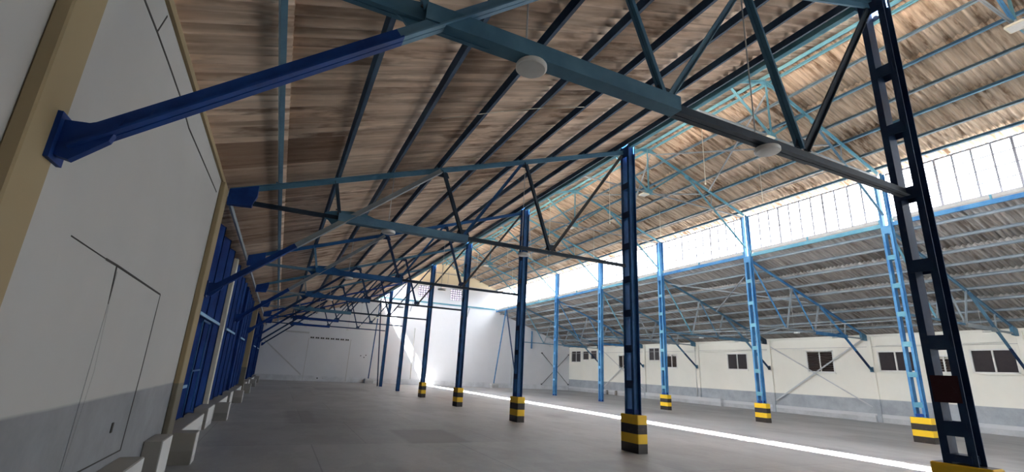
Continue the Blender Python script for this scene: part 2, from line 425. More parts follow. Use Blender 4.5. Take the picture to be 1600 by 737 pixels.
# ------------------------------------------------------------------ purlins
def purlin(x, zf, s, flipx, mat, name, label, group, h=.112, f=.06, off=0.):
    mb = MB(); X = mx(x) if flipx else x
    nrm = V((-s, 0, 1)).normalized()
    if flipx: nrm.x *= -1
    p = V((X, 0, zf(x) + off)) + nrm * (h / 2)
    prof = flip(chan(h, f, .008))
    if not flipx: prof = prof
    mb.bar(V((p.x, YF + .02, p.z)), V((p.x, YB - .01, p.z)), prof if not flipx else neg(prof), tuple(nrm))
    o = mb.build(name, mat); return tag(o, label, 'purlin', group)
XP = [-.5, .48, 1.47, 2.46, 3.4, 4.38, 5.28, 6.22, 7.16]
for n, x in enumerate(XP):
    purlin(x, zl, SL, False, 'steel' if n == 0 else 'purlin', 'roof_purlin', '%s long purlin up from the eave under the brown aisle roof' % ORD[n], 'purlins under the brown aisle roof')
    purlin(x, zl, SL, True, 'grey', 'roof_purlin', '%s long purlin up from the window wall under the grey aisle roof' % ORD[n], 'purlins under the grey aisle roof')
XN = [7.80, 8.70, 9.70, 10.66, 11.70, 12.66, 13.58]
for n, x in enumerate(XN):
    purlin(x, zn, SN, True, 'sky' if n == 6 else ('pale' if n % 2 else 'steel'), 'roof_purlin', '%s long purlin above the clerestory glass, counted up towards the ridge' % ORD[n], 'purlins under the tan nave roof', .11, .06)
    if n > 2:
        purlin(x, zn, SN, False, 'sky', 'roof_purlin', '%s light blue purlin down from the ridge on the far-facing nave slope' % ORD[6 - n], 'purlins under the tan nave roof', .11, .06)
for X, lab in ((XR + .06, 'light blue eave beam under the bright clerestory glass'), (XL - .06, 'blue eave beam along the top edge of the brown roof')):
    pass
b_ = MB().bar((XR - .02, YF + .02, 7.64), (XR - .02, FY(0) - .2, 7.64), chan(.17, .07), (1, 0, 0))
seg = MB()
eb = thing('eave_beam', 'light blue eave beam running under the bright clerestory glass', 'beam', (XR, Y0, 7.64))
for i in range(-2, 7):
    a, c = (FY(i) + .19 if i > -2 else YF + .02), (FY(i + 1) - .19 if i < 6 else YB - .01)
    MB().bar((XR - .04, a, 7.63), (XR - .04, c, 7.63), flip(chan(.15, .07)), (0, 0, 1)).build('beam_length', 'sky' if i % 2 else 'bright', eb)
    for y in (a + .02, (a + c) / 2, c - .02):
        MB().bar((XR - .05, y, 7.70), (XR - .05, y, 7.86), rect(.05, .05)).build('cleat', 'sky', eb)

# ------------------------------------------------------------------ clerestory glazing (one framed light per bay, both sides)
def clerestory(i, side, k):
    a, c = (FY(i) + .2 if i > -2 else YF + .02), (FY(i + 1) - .2 if i < 6 else YB - .01)
    sx = (lambda x: mx(x)) if side else (lambda x: x)
    xx = lambda x0, x1: tuple(sorted((sx(x0), sx(x1))))
    f = MB(); x0, x1 = xx(7.50, 7.56)
    f.box((x0, a, 9.60), (x1, c, 9.66)); f.box((x0, a, 7.87), (x1, c, 7.92))
    m = 11
    for j in range(m + 1):
        y = a + (c - a) * j / m; wd = .05 if j % 4 else .07
        f.box((x0 + .01, max(a, y - wd / 2), 7.9), (x1 - .01, min(c, y + wd / 2), 9.62))
    lab = '%s bay of bright clerestory glass from the near end%s' % (ORD[i + 2], ', over the grey aisle' if side else ', above the brown aisle roof')
    o = struct('window_%d' % k, f, 'mullion', lab, 'window')
    tr = MB()
    for z in (8.34, 8.78, 9.22): tr.box((x0 + .02, a, z - .016), (x1 - .02, c, z + .016))
    tr.build('glazing_bar', 'mullion', o)
    gx = sx(7.53)
    MB().box((gx - .003, a, 7.9), (gx + .003, c, 9.62)).build('glass_pane', 'glass', o)
    q0, q1 = xx(7.46, 7.62)
    MB().box((q0, a, 7.76), (q1, c, 7.87)).build('window_sill', 'flash', o)
    if not side: MB().box((7.505, a, 7.50), (7.60, c, 7.76)).build('apron', 'sky', o)
    return o
k = 20
for side in (1, 0):
    for i in range(-2, 7):
        clerestory(i, side, k); k += 1

# gable lattice windows in the end wall
for n, (a, b_) in enumerate(gw):
    f = MB(); y = YB + .06
    f.box((a, y, 8.32), (b_, y + .06, 8.36)).box((a, y, 9.38), (b_, y + .06, 9.42))
    for j in range(6):
        x = a + (b_ - a) * j / 5; f.box((max(a, x - .04), y, 8.32), (min(b_, x + .04), y + .06, 9.42))
    for j in range(1, 5):
        z = 8.32 + 1.1 * j / 5; f.box((a, y + .005, z - .04), (b_, y + .055, z + .04))
    o = struct('window_%d' % (40 + n), f, 'mullion', 'glowing lattice window high in the end wall, %s the sun patch' % ('closer to' if n == 0 else 'further from'), 'window')
    MB().box((a, y + .025, 8.33), (b_, y + .035, 9.41)).build('glass_pane', 'block', o)

# ------------------------------------------------------------------ columns
def column(X, i, battens, label, group, leg='blue', bat='blue', block=True, patch=False, foot=None):
    y = FY(i); t = thing('lattice_column', label, 'column', (X, y, 0), group)
    zb = .80 if block else 0.; zt = 9.68; hw, hd = .10, .17
    for s in (-1, 1):
        pr = chan(2 * hw, hd - .085, .011)
        mb = MB().bar((X, y + s * .085, zb), (X, y + s * .085, zt), pr if s > 0 else [(a, -b) for a, b in pr][::-1], (0, 1, 0))
        mb.build('leg', leg, t)
    for z in battens:
        for s in (-1, 1):
            x = X + s * (hw + .004)
            MB().box((x - .004, y - .135, z - .085), (x + .004, y + .135, z + .085)).build('batten', bat, t)
    MB().box((X - hw - .012, y - .12, zb + .02), (X + hw + .012, y + .12, zb + .11)).build('foot_plate', foot or leg, t)
    if patch:
        for s in (-1, 1):
            x = X + s * (hw + .005)
            MB().box((x - .005, y - .14, 1.50), (x + .005, y + .14, 1.82)).build('splice_plate', 'maroon', t)
    for s in (-1, 1):
        x = X + s * (hw + .006)
        MB().box((x - .006, y - .17, 7.28), (x + .006, y + .17, 7.58)).build('head_plate', leg, t)
    if block:
        MB().cbox((X - .13, y - .30, 0), (X + .15, y + .30, .80), .014).build('base_block', 'stripe', t)
    return t
gl, gr = 'columns between the brown aisle and the nave', 'columns under the clerestory glass'
B1 = [1.20, 2.23, 3.23, 4.26, 5.26, 6.24]
B2 = [1.46, 2.27, 3.11, 3.95, 4.80, 5.65, 6.45]
column(XL, 0, B1, 'huge dark navy lattice column with maroon patch on a yellow block', gl, 'navy', 'navy', True, True)
LL = ['blue column on a striped block, first beyond the huge navy column', 'blue column on a striped block, second beyond the huge navy column',
      'blue column on a striped block, third beyond the huge navy column', 'blue column on a striped block, last striped one of the shaded row',
      'slim blue column without a block, beside the sun patch on the end wall', 'slim blue column without a block, last before the end wall in the shaded row']
for i in range(1, 7):
    column(XL, i, B2, LL[i - 1], gl, 'blue', 'navy', i < 5, False, 'deep')
B3 = [1.20, 2.19, 3.22, 4.27, 5.30, 6.36]
LR = ['bright blue lattice column on a striped block, first under the clerestory glass', 'bright blue lattice column on a striped block, second under the clerestory glass',
      'bright blue lattice column on a striped block, third under the clerestory glass', 'bare-footed blue lattice column, next after the last striped clerestory one',
      'bare-footed blue lattice column in front of the rods on the end wall', 'bare-footed blue lattice column at the foot of the slanting end struts']
for i in range(1, 7):
    column(XR, i, B3, LR[i - 1], gr, 'bright', 'sky' if i < 4 else 'bright', i < 4, False, 'deep')

# ------------------------------------------------------------------ aisle trusses
def zc(x): return zl(x) - .055
def aisle_truss(i, right, pal, label, group):
    y = FY(i)
    F = (lambda m: m.mirror()) if right else (lambda m: m)
    px = mx(-1.25) if right else -1.25
    t = thing('aisle_truss', label, 'truss', (px, y, 4.28), group)
    P = lambda x, z: (x, y, z)
    def part(name, mb, mat): return F(mb).build(name, mat, t)
    part('top_chord', MB().bar(P(-1.22, zc(-1.22)), P(7.46, zc(7.46)), tee(.13, .095, .012, False)), pal['top'])
    part('bottom_chord', MB().bar(P(-.86, 4.27), P(.60, 4.27), tee(.10, .075 if i else .12)), pal['thin'])
    part('deep_chord', MB().bar(P(.60, 4.265), P(3.22, 4.265), [(a + .11, b) for a, b in neg(flip(chan(.155, .15, .014)))]), pal['deep'])
    h = .13 if i == 0 else .085; zq = 4.262 if i == 0 else 4.30
    part('bottom_chord', MB().bar(P(3.2, zq), P(5.4, zq), tee(h, h)), pal['bot'])
    part('bottom_chord', MB().bar(P(5.4, zq), P(7.47, zq), tee(h * .9, h * .9)), pal['bot'])
    part('end_plate', MB().plate([(-1.24, 4.17), (-.86, 4.19), (-.80, 4.40), (-.80, zc(-.8) + .04), (-1.24, zc(-1.24) + .04)], y - .06, y + .06), pal['end'])
    # knee brace from the wall, straight up to the top chord
    a, b_ = V(P(-1.20, 2.65)), V(P(2.50, zc(2.5) - .03)); d = (b_ - a).normalized()
    part('knee_brace', MB().bar(a + V((0, -.075, 0)), a + d * (2.1 if i == 0 else 1.5) + V((0, -.075, 0)), tee(.12, .095, .014)), pal['knee'])
    part('knee_brace', MB().bar(a + d * (2.1 if i == 0 else 1.5) + V((0, -.075, 0)), b_ + V((0, -.075, 0)), tee(.12, .095, .014)), pal['knee2'])  # on the near trusses a paler colour here stands for light on the brace
    part('wall_shoe', MB().plate([(-1.225, 2.57), (-1.16, 2.555), (-1.02, 2.70), (-.98, 2.85), (-1.12, 2.78), (-1.225, 2.77)], y - .10, y - .05), pal['end'])
    part('wall_plate', MB().box((-1.245, y - .14, 2.54), (-1.222, y + .03, 2.80)), pal['end'])
    for (x0, z0, x1, z1, s, m) in ((.47, zc(.47), .62, 4.33, .06, 'thin'), (2.58, zc(2.58), 3.12, 4.35, .075, 'web'), (3.15, 4.35, 4.48, zc(4.48), .065, 'web2'),
                                   (4.56, zc(4.56), 5.28, 4.35, .10 if i == 0 else .075, 'web'), (5.33, 4.35, 7.42, zc(7.42) - .08, .085 if i == 0 else .065, 'web3')):
        part('web_member', MB().bar(P(x0, z0), P(x1, z1), tee(s, s, .010)), pal[m])
    g = MB().plate([(.34, 4.24), (.44, 4.19), (.50, 4.12), (.60, 4.12), (.72, 4.18), (1.15, 4.18), (1.30, 4.22), (1.30, 4.37), (1.06, 4.44), (.90, 4.44), (.67, 4.42), (.46, 4.38), (.36, 4.33)], y - .012, y + .012)
    gp = part('gusset_plate', g, pal['gus'])
    for (bx, bz) in ((1.12, 4.30), (1.22, 4.29), (1.32, 4.28), (1.17, 4.22), (1.28, 4.21), (.55, 4.42), (.58, 4.36)):
        m_ = MB().tube((bx, y - .028, bz), (bx, y - .012, bz), .014, 6)
        F(m_).build('bolt', 'iron', gp)
    for (gx, gz, sx_, sz) in ((3.13, 4.38, .15, .08), (5.30, 4.38, .14, .09), (2.54, zc(2.54) - .12, .18, .08), (4.52, zc(4.52) - .11, .14, .07)):
        part('gusset_plate', MB().plate([(gx - sx_, gz - sz * .3), (gx + sx_, gz - sz * .3), (gx + sx_ * .7, gz + sz * 1.2), (gx - sx_ * .7, gz + sz * 1.2)], y - .008, y + .008), pal['gus2'])
    for x in XP:                                           # cleats that hold the purlins
        part('cleat', MB().box((x - .05, y - .05, zl(x) - .012), (x - .024, y + .05, zl(x) + .02)), pal['top'])
    return t
def pal(top, thin, deep, bot, end, knee, knee2, web, web2, web3, gus, gus2):
    return dict(top=top, thin=thin, deep=deep, bot=bot, end=end, knee=knee, knee2=knee2, web=web, web2=web2, web3=web3, gus=gus, gus2=gus2)
PALS = [pal('teal', 'teal', 'teal', 'dark', 'deep', 'deep', 'steel', 'teal', 'steel', 'dark', 'teal', 'dark'),
        pal('teal', 'dark', 'steel', 'dark', 'deep', 'deep', 'grey', 'dark', 'blue', 'iron', 'teal', 'dark'),
        pal('blue', 'steel', 'blue', 'dark', 'deep', 'deep', 'grey', 'navy', 'blue', 'iron', 'blue', 'navy'),
        pal('teal', 'grey', 'blue', 'dark', 'deep', 'deep', 'navy', 'navy', 'navy', 'iron', 'blue', 'navy'),
        pal('teal', 'grey', 'teal', 'dark', 'deep', 'deep', 'navy', 'navy', 'navy', 'navy', 'teal', 'navy'),
        pal('deep', 'navy', 'deep', 'navy', 'deep', 'navy', 'navy', 'navy', 'navy', 'navy', 'deep', 'navy'),
        pal('deep', 'navy', 'deep', 'navy', 'deep', 'navy', 'navy', 'navy', 'navy', 'navy', 'deep', 'navy')]
GT = 'trusses under the brown aisle roof'
TL = ['teal truss overhead with a thick brace to the tan pilaster beside the camera', 'truss ending in a blue plate at the corner of the white wall',
      'blue truss between the third blue column and the first door post', 'fourth truss from the near end under the brown roof',
      'fifth truss from the near end under the brown roof', 'sixth truss from the near end under the brown roof, deep blue', 'last deep blue truss under the brown roof, before the end wall']
TL[2] = 'third truss from the near end under the brown roof, blue chords'
for i in range(7): aisle_truss(i, False, PALS[i], TL[i], GT)
RP = [pal('steel', 'grey', 'grey', 'steel', 'teal', 'teal', 'sky', 'grey', 'grey', 'sky', 'grey', 'grey'),
      pal('bright', 'grey', 'bright', 'grey', 'teal', 'teal', 'bright', 'grey', 'bright', 'bright', 'blue', 'grey'),
      pal('teal', 'grey', 'steel', 'steel', 'dark', 'dark', 'steel', 'grey', 'steel', 'sky', 'steel', 'grey')]
for i in range(1, 7):
    p = dict(RP[(i - 1) % 3]); p['knee'] = 'navy'; p['knee2'] = 'bright' if i == 2 else 'steel'
    aisle_truss(i, True, p, '%s truss from the near end under the grey aisle roof%s' % (ORD[i - 1], ', bright blue' if i == 2 else ''), 'trusses under the grey aisle roof')

# ------------------------------------------------------------------ nave trusses
def nave_truss(i, label):
    y = FY(i); t = thing('nave_truss', label, 'truss', (XC, y, 9.64), 'trusses of the high nave roof')
    P = lambda x, z: (x, y, z)
    zr = lambda x: zn(x) - .055
    for s in (0, 1):
        F = (lambda m: m.mirror()) if s else (lambda m: m)
        c = 'sky' if i else 'bright'
        F(MB().bar(P(7.66, zr(7.66)), P(XC - .01, zr(XC)), tee(.12, .09, .012, False))).build('rafter', c, t)
        F(MB().bar(P(7.74, 9.60), P(XC - .15, 9.64), tee(.07, .05))).build('tie', 'grey', t)
        F(MB().bar(P(XC - .10, 9.74), P(11.78, zr(11.78)), tee(.08, .07))).build('web_member', c, t)
        F(MB().bar(P(7.72, 8.02), P(11.30, zr(11.3) - .03), tee(.085, .075))).build('knee_brace', c if i != 1 else 'steel', t)
        F(MB().bar(P(9.82, zr(9.82)), P(9.92, 9.66), rect(.03, .05))).build('web_member', 'grey', t)
        F(MB().plate([(11.15, zr(11.15)), (11.6, zr(11.6)), (11.5, zr(11.5) - .16), (11.2, zr(11.2) - .14)], y - .006, y + .006)).build('gusset_plate', c, t)
    MB().bar(P(XC, zr(XC) - .02), P(XC, 9.68), tee(.06, .05)).build('king_post', 'sky', t)
    MB().plate([(XC - .28, 9.58), (XC + .28, 9.58), (XC + .20, 9.80), (XC, 9.84), (XC - .20, 9.80)], y - .007, y + .007).build('gusset_plate', 'sky', t)
    MB().plate([(XC - .30, zr(XC) - .16), (XC + .30, zr(XC) - .16), (XC + .2, zr(XC) - .07), (XC, zr(XC) - .01), (XC - .2, zr(XC) - .07)], y - .007, y + .007).build('gusset_plate', 'sky', t)
    return t
for i in range(7): nave_truss(i, '%s light blue ridge truss from the near end of the high nave' % ORD[i])

# bracing rods between the nave trusses, and between the trusses of the grey aisle
def rod(name, p0, p1, r, mat, label, group, cat='brace', flat=False):
    mb = MB().bar(p0, p1, angle(r * 2.4, r * 2.4, r * .5)) if flat else MB().tube(p0, p1, r, 8)
    return tag(mb.build(name, mat), label, cat, group)
for i in (1, 2, 4):
    ya, yb = FY(i) + .1, FY(i + 1) - .1
    for s in (0, 1):
        xa, xb = (14.0, 17.4) if s == 0 else (17.4, 14.0)
        rod('roof_brace', (xa, ya, zn(xa) - .16 - .09 * s), (xb, yb, zn(xb) - .16 - .09 * s), .022, 'grey',
            'nave roof brace past the %s ridge truss, running %s the ridge' % (ORD[i], 'away from' if s == 0 else 'back to'), 'crossed braces of the nave roof', 'brace', True)
for i in range(1, 6):
    ya, yb = FY(i) + .1, FY(i + 1) - .1
    rod('tie_rod', (17.9, ya, 9.62), (17.9, yb, 9.62), .018, 'grey', 'thin lengthwise rod joining the %s and %s ridge trusses' % (ORD[i], ORD[i + 1]), 'lengthwise rods of the nave')
for i in (2, 4):
    ya, yb = FY(i) + .1, FY(i + 1) - .1
    for s in (0, 1):
        xa, xb = (20.4, 24.3) if s == 0 else (24.3, 20.4)
        rod('roof_brace', (xa, ya, zl(mx(xa)) - .14 - .09 * s), (xb, yb, zl(mx(xb)) - .14 - .09 * s), .022, 'grey',
            'crossed brace under the grey aisle roof past its %s truss, %s' % (ORD[i - 1], 'starting at the column' if s == 0 else 'ending at the column'), 'crossed braces of the grey aisle', 'brace', True)
        xa, xb = (22.3, 26.8) if s == 0 else (26.8, 22.3)
        rod('roof_brace', (xa, ya, 4.38 + .08 * s), (xb, yb, 4.38 + .08 * s), .02, 'grey',
            'level crossed brace at chord height past the %s grey-aisle truss, %s' % (ORD[i - 1], 'slanting to the window wall' if s == 0 else 'slanting from the window wall'), 'crossed braces of the grey aisle', 'brace', True)
for i in range(1, 6):
    ya, yb = FY(i) + .1, FY(i + 1) - .1
    rod('tie_rod', (22.25, ya, 4.36), (22.25, yb, 4.36), .02, 'grey', 'lengthwise rod joining the %s and %s grey-aisle trusses' % (ORD[i - 1], ORD[i]), 'lengthwise rods of the grey aisle')

# ------------------------------------------------------------------ lamps and cords
def disc_lamp(X, y, ztop, label, group):
    t = thing('disc_lamp', label, 'lamp', (X, y, 4.13), group)
    z = 4.145
    MB().lathe((X, y, z), [(.10, .032), (.128, .028), (.136, .016), (.136, -.012), (.130, -.018)], 40).build('lamp_housing', 'white', t)
    MB().lathe((X, y, z - .018), [(.128, .0), (.122, -.006), (.08, -.010), (.03, -.012)], 40).build('lens', 'lens', t)
    MB().tube((X, y + .125, z + .0), (X, y + .125, ztop), .008, 8).build('cord', 'pipe', t)
    MB().lathe((X, y + .125, z + .0), [(.022, 0), (.022, .03), (.012, .045)], 12).build('cord_grip', 'white', t)
    return t
for i in range(7):
    for n, x in enumerate((1.57, 4.60)):
        disc_lamp(x, FY(i) - .02, zl(x) + .12, 'white disc lamp on the %s brown-aisle truss, %s' % (ORD[i], 'on its wall side' if n == 0 else 'on its column side'), 'disc lamps under the brown roof')
for i in range(1, 7):
    for n, x in enumerate((25.98, 22.95)):
        disc_lamp(x, FY(i) - .02, zl(mx(x)) + .12, 'white disc lamp on the %s grey-aisle truss, %s' % (ORD[i - 1], 'on its wall side' if n == 0 else 'on its column side'), 'disc lamps under the grey roof')
def flood(i, label):
    y = FY(i) - .08; X = XC - .35; t = thing('flood_lamp', label, 'lamp', (X, y, 9.5), 'square lamps of the nave')
    MB().cbox((X - .17, y - .17, 9.41), (X + .17, y + .17, 9.47), .02).build('lamp_housing', 'cream', t)
    MB().box((X - .14, y - .14, 9.402), (X + .14, y + .14, 9.41)).build('lens', 'lens', t)
    MB().bar((X, y, 9.47), (X, y, 9.60), rect(.04, .03)).build('bracket', 'grey', t)
for i in range(7): flood(i, 'square lamp at the foot of the %s ridge truss king post' % ORD[i])
for i in range(0, 6):
    y = FY(i) + 2.95
    mb = MB().tube((13.86, y, zn(13.86) + .02), (13.86, y, 9.0), .014, 8).lathe((13.86, y, 8.95), [(.02, 0), (.03, .03), (.03, .07), (.014, .09)], 12)
    tag(mb.build('hanging_cord', 'cord'), 'bare cord hanging from the ridge between the %s and %s ridge trusses' % (ORD[i], ORD[i + 1]), 'cord', 'bare cords of the nave')
for i in range(1, 6):
    y = FY(i) + 3.0
    mb = MB().tube((17.2, y, zn(17.2) + .02), (17.2, y, 9.0), .012, 8).lathe((17.2, y, 8.95), [(.02, 0), (.03, .03), (.03, .07), (.014, .09)], 12)
    tag(mb.build('hanging_cord', 'cord'), 'bare cord hanging from the nave slope between the %s and %s ridge trusses' % (ORD[i], ORD[i + 1]), 'cord', 'bare cords of the nave')
tag(MB().path([(1.75, 6.66, 5.47), (2.74, 6.45, 5.80), (3.45, 6.35, 6.03), (4.3, 6.36, 6.32)], .006).build('electric_cable', 'cord'), 'pale cable sagging under the brown aisle roof', 'cable')

# ------------------------------------------------------------------ blue folding doors in the shaded wall
def folding_door(n, a, b_, label, wicket=False):
    o = thing('door_%d' % n, label, 'door', (-1.6, a, 0), None, 'structure')
    pleats = int((b_ - a) / .62); wd = (b_ - a) / pleats
    for j in range(pleats):
        y0, y1 = a + j * wd, a + (j + 1) * wd
        xa, xb = (-1.66, -1.50) if j % 2 else (-1.50, -1.66)
        zt = 4.37
        MB().poly([(xa, y0, .42), (xb, y1, .42), (xb, y1, zt), (xa, y0, zt), (xa - .03, y0, .42), (xb - .03, y1, .42), (xb - .03, y1, zt), (xa - .03, y0, zt)],
                  [(0, 1, 2, 3), (7, 6, 5, 4), (0, 4, 5, 1), (3, 2, 6, 7), (0, 3, 7, 4), (1, 5, 6, 2)]).build('door_panel', 'door', o)
        MB().box((max(xa, xb) - .02 if j % 2 == 0 else -1.52, y0 - .012 + (0 if j % 2 == 0 else wd), .42), (-1.487, y0 + .012 + (0 if j % 2 == 0 else wd), zt)).build('panel_edge', 'blue', o)
    MB().box((-1.485, a + (1.5 if wicket else .6), 2.36), (-1.45, b_ - (1.0 if wicket else 2.2), 2.42)).build('rail', 'rail', o)
    if wicket:
        f = MB(); y0, y1 = a + 2.2, a + 3.3
        f.box((-1.485, y0, .5), (-1.462, y0 + .04, 2.32)).box((-1.485, y1 - .04, .5), (-1.462, y1, 2.32)).box((-1.485, y0, 2.28), (-1.462, y1, 2.32)).box((-1.485, y0, 1.30), (-1.462, y1, 1.33))
        f.build('wicket_frame', 'blue', o)
        MB().box((-1.48, y0 - .9, 1.02), (-1.452, y0 - .3, 1.07)).build('handle', 'rail', o)
folding_door(2, 9.15, 15.05, 'dark blue folding door with wicket, just past the white wall', True)
folding_door(3, 15.35, 21.1, 'dark blue folding door just past the pale post')
folding_door(9, 21.4, 26.7, 'dark blue folding door just before the tan pilaster between doors')
struct('trim_21', MB().cbox((-1.68, 21.12, 0), (-1.45, 21.38, 4.30), .01), 'door', 'blue post between the two folding doors before the tan pilaster', 'pilaster')
folding_door(4, 27.15, 33.1, 'blue folding door just past the tan pilaster between doors')
folding_door(5, 33.4, 39.2, 'blue folding door, next to last before the end wall')
folding_door(6, 39.5, 45.5, 'last blue folding door, in the corner by the end wall')
struct('trim_15', MB().cbox((-1.68, 15.08, 0), (-1.45, 15.32, 4.30), .01), 'cream', 'pale post between the first two blue folding doors', 'pilaster')
struct('trim_16', MB().box((-1.9, 8.9, 0), (-1.70, YB, 4.38)), 'door', 'blue backing sheet behind the folding doors', 'wall')
struct('trim_17', MB().cbox((-1.68, 33.12, 0), (-1.45, 33.38, 4.30), .01), 'door', 'blue post between folding doors beyond the tan pilaster', 'pilaster')
struct('trim_18', MB().cbox((-1.68, 39.22, 0), (-1.45, 39.48, 4.30), .01), 'door', 'last blue post between folding doors by the end wall', 'pilaster')

# concrete pedestals and sills along that wall
def pedestal(a, b_, label, cat='concrete block', c=.009):
    t = thing('concrete_pedestal', label, cat, ((a[0] + b_[0]) / 2, (a[1] + b_[1]) / 2, 0), 'concrete blocks along the shaded wall')
    MB().cbox(a, b_, c).build('block', 'concrete', t)
    f = MB().box((b_[0], a[1] + .012, .01), (b_[0] + .004, b_[1] - .012, b_[2] - .012)).build('white_face', 'white_front', t); f['label'] = 'white front face'  # separate white plate over the +X side of the block
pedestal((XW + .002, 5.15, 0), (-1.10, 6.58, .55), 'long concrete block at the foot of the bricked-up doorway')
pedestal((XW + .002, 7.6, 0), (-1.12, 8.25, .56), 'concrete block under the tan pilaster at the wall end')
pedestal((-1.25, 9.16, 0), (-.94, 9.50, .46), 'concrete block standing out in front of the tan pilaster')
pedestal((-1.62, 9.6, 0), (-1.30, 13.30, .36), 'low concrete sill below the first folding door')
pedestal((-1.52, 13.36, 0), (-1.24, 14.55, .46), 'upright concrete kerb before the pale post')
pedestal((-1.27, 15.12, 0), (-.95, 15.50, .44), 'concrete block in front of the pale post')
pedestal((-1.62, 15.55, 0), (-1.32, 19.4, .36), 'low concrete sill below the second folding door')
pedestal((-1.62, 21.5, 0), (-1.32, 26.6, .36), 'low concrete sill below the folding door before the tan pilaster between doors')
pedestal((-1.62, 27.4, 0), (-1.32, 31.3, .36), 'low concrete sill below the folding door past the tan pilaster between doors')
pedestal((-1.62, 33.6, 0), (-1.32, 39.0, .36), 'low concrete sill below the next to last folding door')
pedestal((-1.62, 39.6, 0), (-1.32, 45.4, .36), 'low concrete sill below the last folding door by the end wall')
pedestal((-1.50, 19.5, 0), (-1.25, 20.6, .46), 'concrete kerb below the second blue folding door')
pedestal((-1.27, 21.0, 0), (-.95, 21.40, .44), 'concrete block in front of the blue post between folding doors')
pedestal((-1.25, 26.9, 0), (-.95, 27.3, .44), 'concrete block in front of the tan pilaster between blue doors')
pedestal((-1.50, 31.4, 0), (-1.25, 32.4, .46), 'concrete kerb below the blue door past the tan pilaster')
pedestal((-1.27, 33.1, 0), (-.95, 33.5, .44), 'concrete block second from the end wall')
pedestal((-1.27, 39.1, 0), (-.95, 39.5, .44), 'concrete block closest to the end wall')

# ------------------------------------------------------------------ things on the windowed wall
def flatbar(name, p0, p1, wd, mat, label, group=None, cat='brace', up=(1, 0, 0), th=.012):
    return tag(MB().bar(p0, p1, rect(wd, th), up).build(name, mat), label, cat, group)
for (ya, yb, w1) in ((FY(2) + .25, FY(3) - .2, 'over the louvred window'), (FY(5) + .2, FY(6) - .2, 'beyond the reddish louvred window')):
    flatbar('wall_brace', (XE - .125, yb, .68), (XE - .125, ya, 4.28), .075, 'pipe', 'pale flat brace %s, rising toward the near end' % w1, 'crossed braces on the windowed wall')
    flatbar('wall_brace', (XE - .142, yb, 4.0), (XE - .142, ya, .75), .06, 'pipe', 'pale flat brace %s, falling toward the near end' % w1, 'crossed braces on the windowed wall')
def conduit(pts, label, r=.02):
    return tag(MB().path([V(p) for p in pts], r).build('conduit', 'pvc'), label, 'conduit')
conduit([(XE - .04, 27.55, 4.38), (XE - .04, 27.55, .45)], 'thin upright conduit on the windowed wall', .03)
conduit([(XE - .09, 28.6, 3.78), (XE - .09, 22.0, 3.80), (XE - .09, 21.4, 3.82)], 'thin level conduit high on the windowed wall beside the crossed braces', .014)
conduit([(XE - .045, 9.6, 3.95), (XE - .045, 12.0, 3.93), (XE - .045, 14.9, 3.92)], 'thin level conduit above the near windows', .012)
for n, y in enumerate((37.17, 38.54)):
    tag(MB().cbox((XE - .30, y - .09, 0), (XE - .12, y + .09, .40), .015).build('concrete_post', 'concrete'), 'short concrete post at the windowed wall, %s the reddish louvred window' % ('just past' if n == 0 else 'a step beyond'), 'post', 'short posts')
tag(MB().cbox((XE - .32, 25.2, 0), (XE - .075, 33.0, .50), .02).build('concrete_kerb', 'plinth'), 'raised kerb along the windowed wall by the thin conduit', 'kerb')
tag(MB().cbox((XE - .22, 15.35, 0), (XE - .075, 16.3, .34), .02).build('concrete_kerb', 'plinth'), 'short low kerb at the foot of the crossed braces', 'kerb')

# ------------------------------------------------------------------ things on the end wall
y = YB
tag(MB().bar((7.75, y - .07, 7.80), (19.75, y - .07, 7.80), flip(chan(.14, .06))).build('wall_beam', 'sky'), 'light blue beam across the end wall below the lattice windows', 'beam')
for n, x in enumerate((11.0, 13.0, 16.9)):
    tag(MB().bar((x, y - .045, 7.70), (x - .22, y - .045, 6.75), rect(.05, .05)).build('wall_bracket', 'grey'), '%s slanting stub hanging under the end wall beam, from the sun patch' % ORD[n], 'bracket', 'stubs under the end wall beam')
d = struct('door_7', MB().box((2.20, y - .012, .06), (5.70, y, 3.58)), 'wall_back', 'closed white sliding door outline in the end wall', 'door')
MB().box((5.69, y - .022, .06), (5.73, y, 3.70)).build('gap', 'flash', d); MB().box((2.17, y - .018, .06), (2.20, y, 3.60)).build('gap', 'flash', d)
MB().box((3.3, y - .02, .22), (3.42, y, .32)).build('latch', 'iron', d); MB().box((3.75, y - .02, .24), (3.85, y, .32)).build('latch', 'pipe', d)
v = struct('trim_19', MB().box((2.22, y - .03, 3.58), (5.62, y, 3.60)), 'flash', 'row of small dark vent holes above the sliding door', 'vent')
for j in range(8):
    x = 2.30 + j * .42
    for q in (0, .16): MB().box((x + q, y - .02, 3.60), (x + q + .13, y + .002, 3.72)).build('vent_slot', 'crack', v)
tag(MB().cbox((.25, y - .07, 3.98), (2.15, y - .005, 4.12), .01).build('wall_channel', 'pipe'), 'grey channel fixed high on the end wall near the vent row', 'channel')
flatbar('wall_brace', (-1.25, y - .03, 3.2), (2.0, y - .03, .5), .10, 'pipe', 'single slanting grey brace on the end wall by the blue doors', None, 'brace', (0, 1, 0))
for n, (a, b_) in enumerate((((25.55, 3.72), (28.92, .58)), ((28.92, 3.72), (25.6, .52)))):
    mb = MB().tube((a[0], y - .05 - .075 * n, a[1]), (b_[0], y - .05 - .075 * n, b_[1]), .028, 8)
    for q in (a, b_): mb.tube((q[0], y - .10, q[1]), (q[0], y - .002, q[1]), .07, 10)
    tag(mb.build('wall_brace', 'iron'), 'dark crossed rod on the end wall, %s' % ('falling to the corner' if n == 0 else 'rising to the corner'), 'brace', 'crossed rods on the end wall')
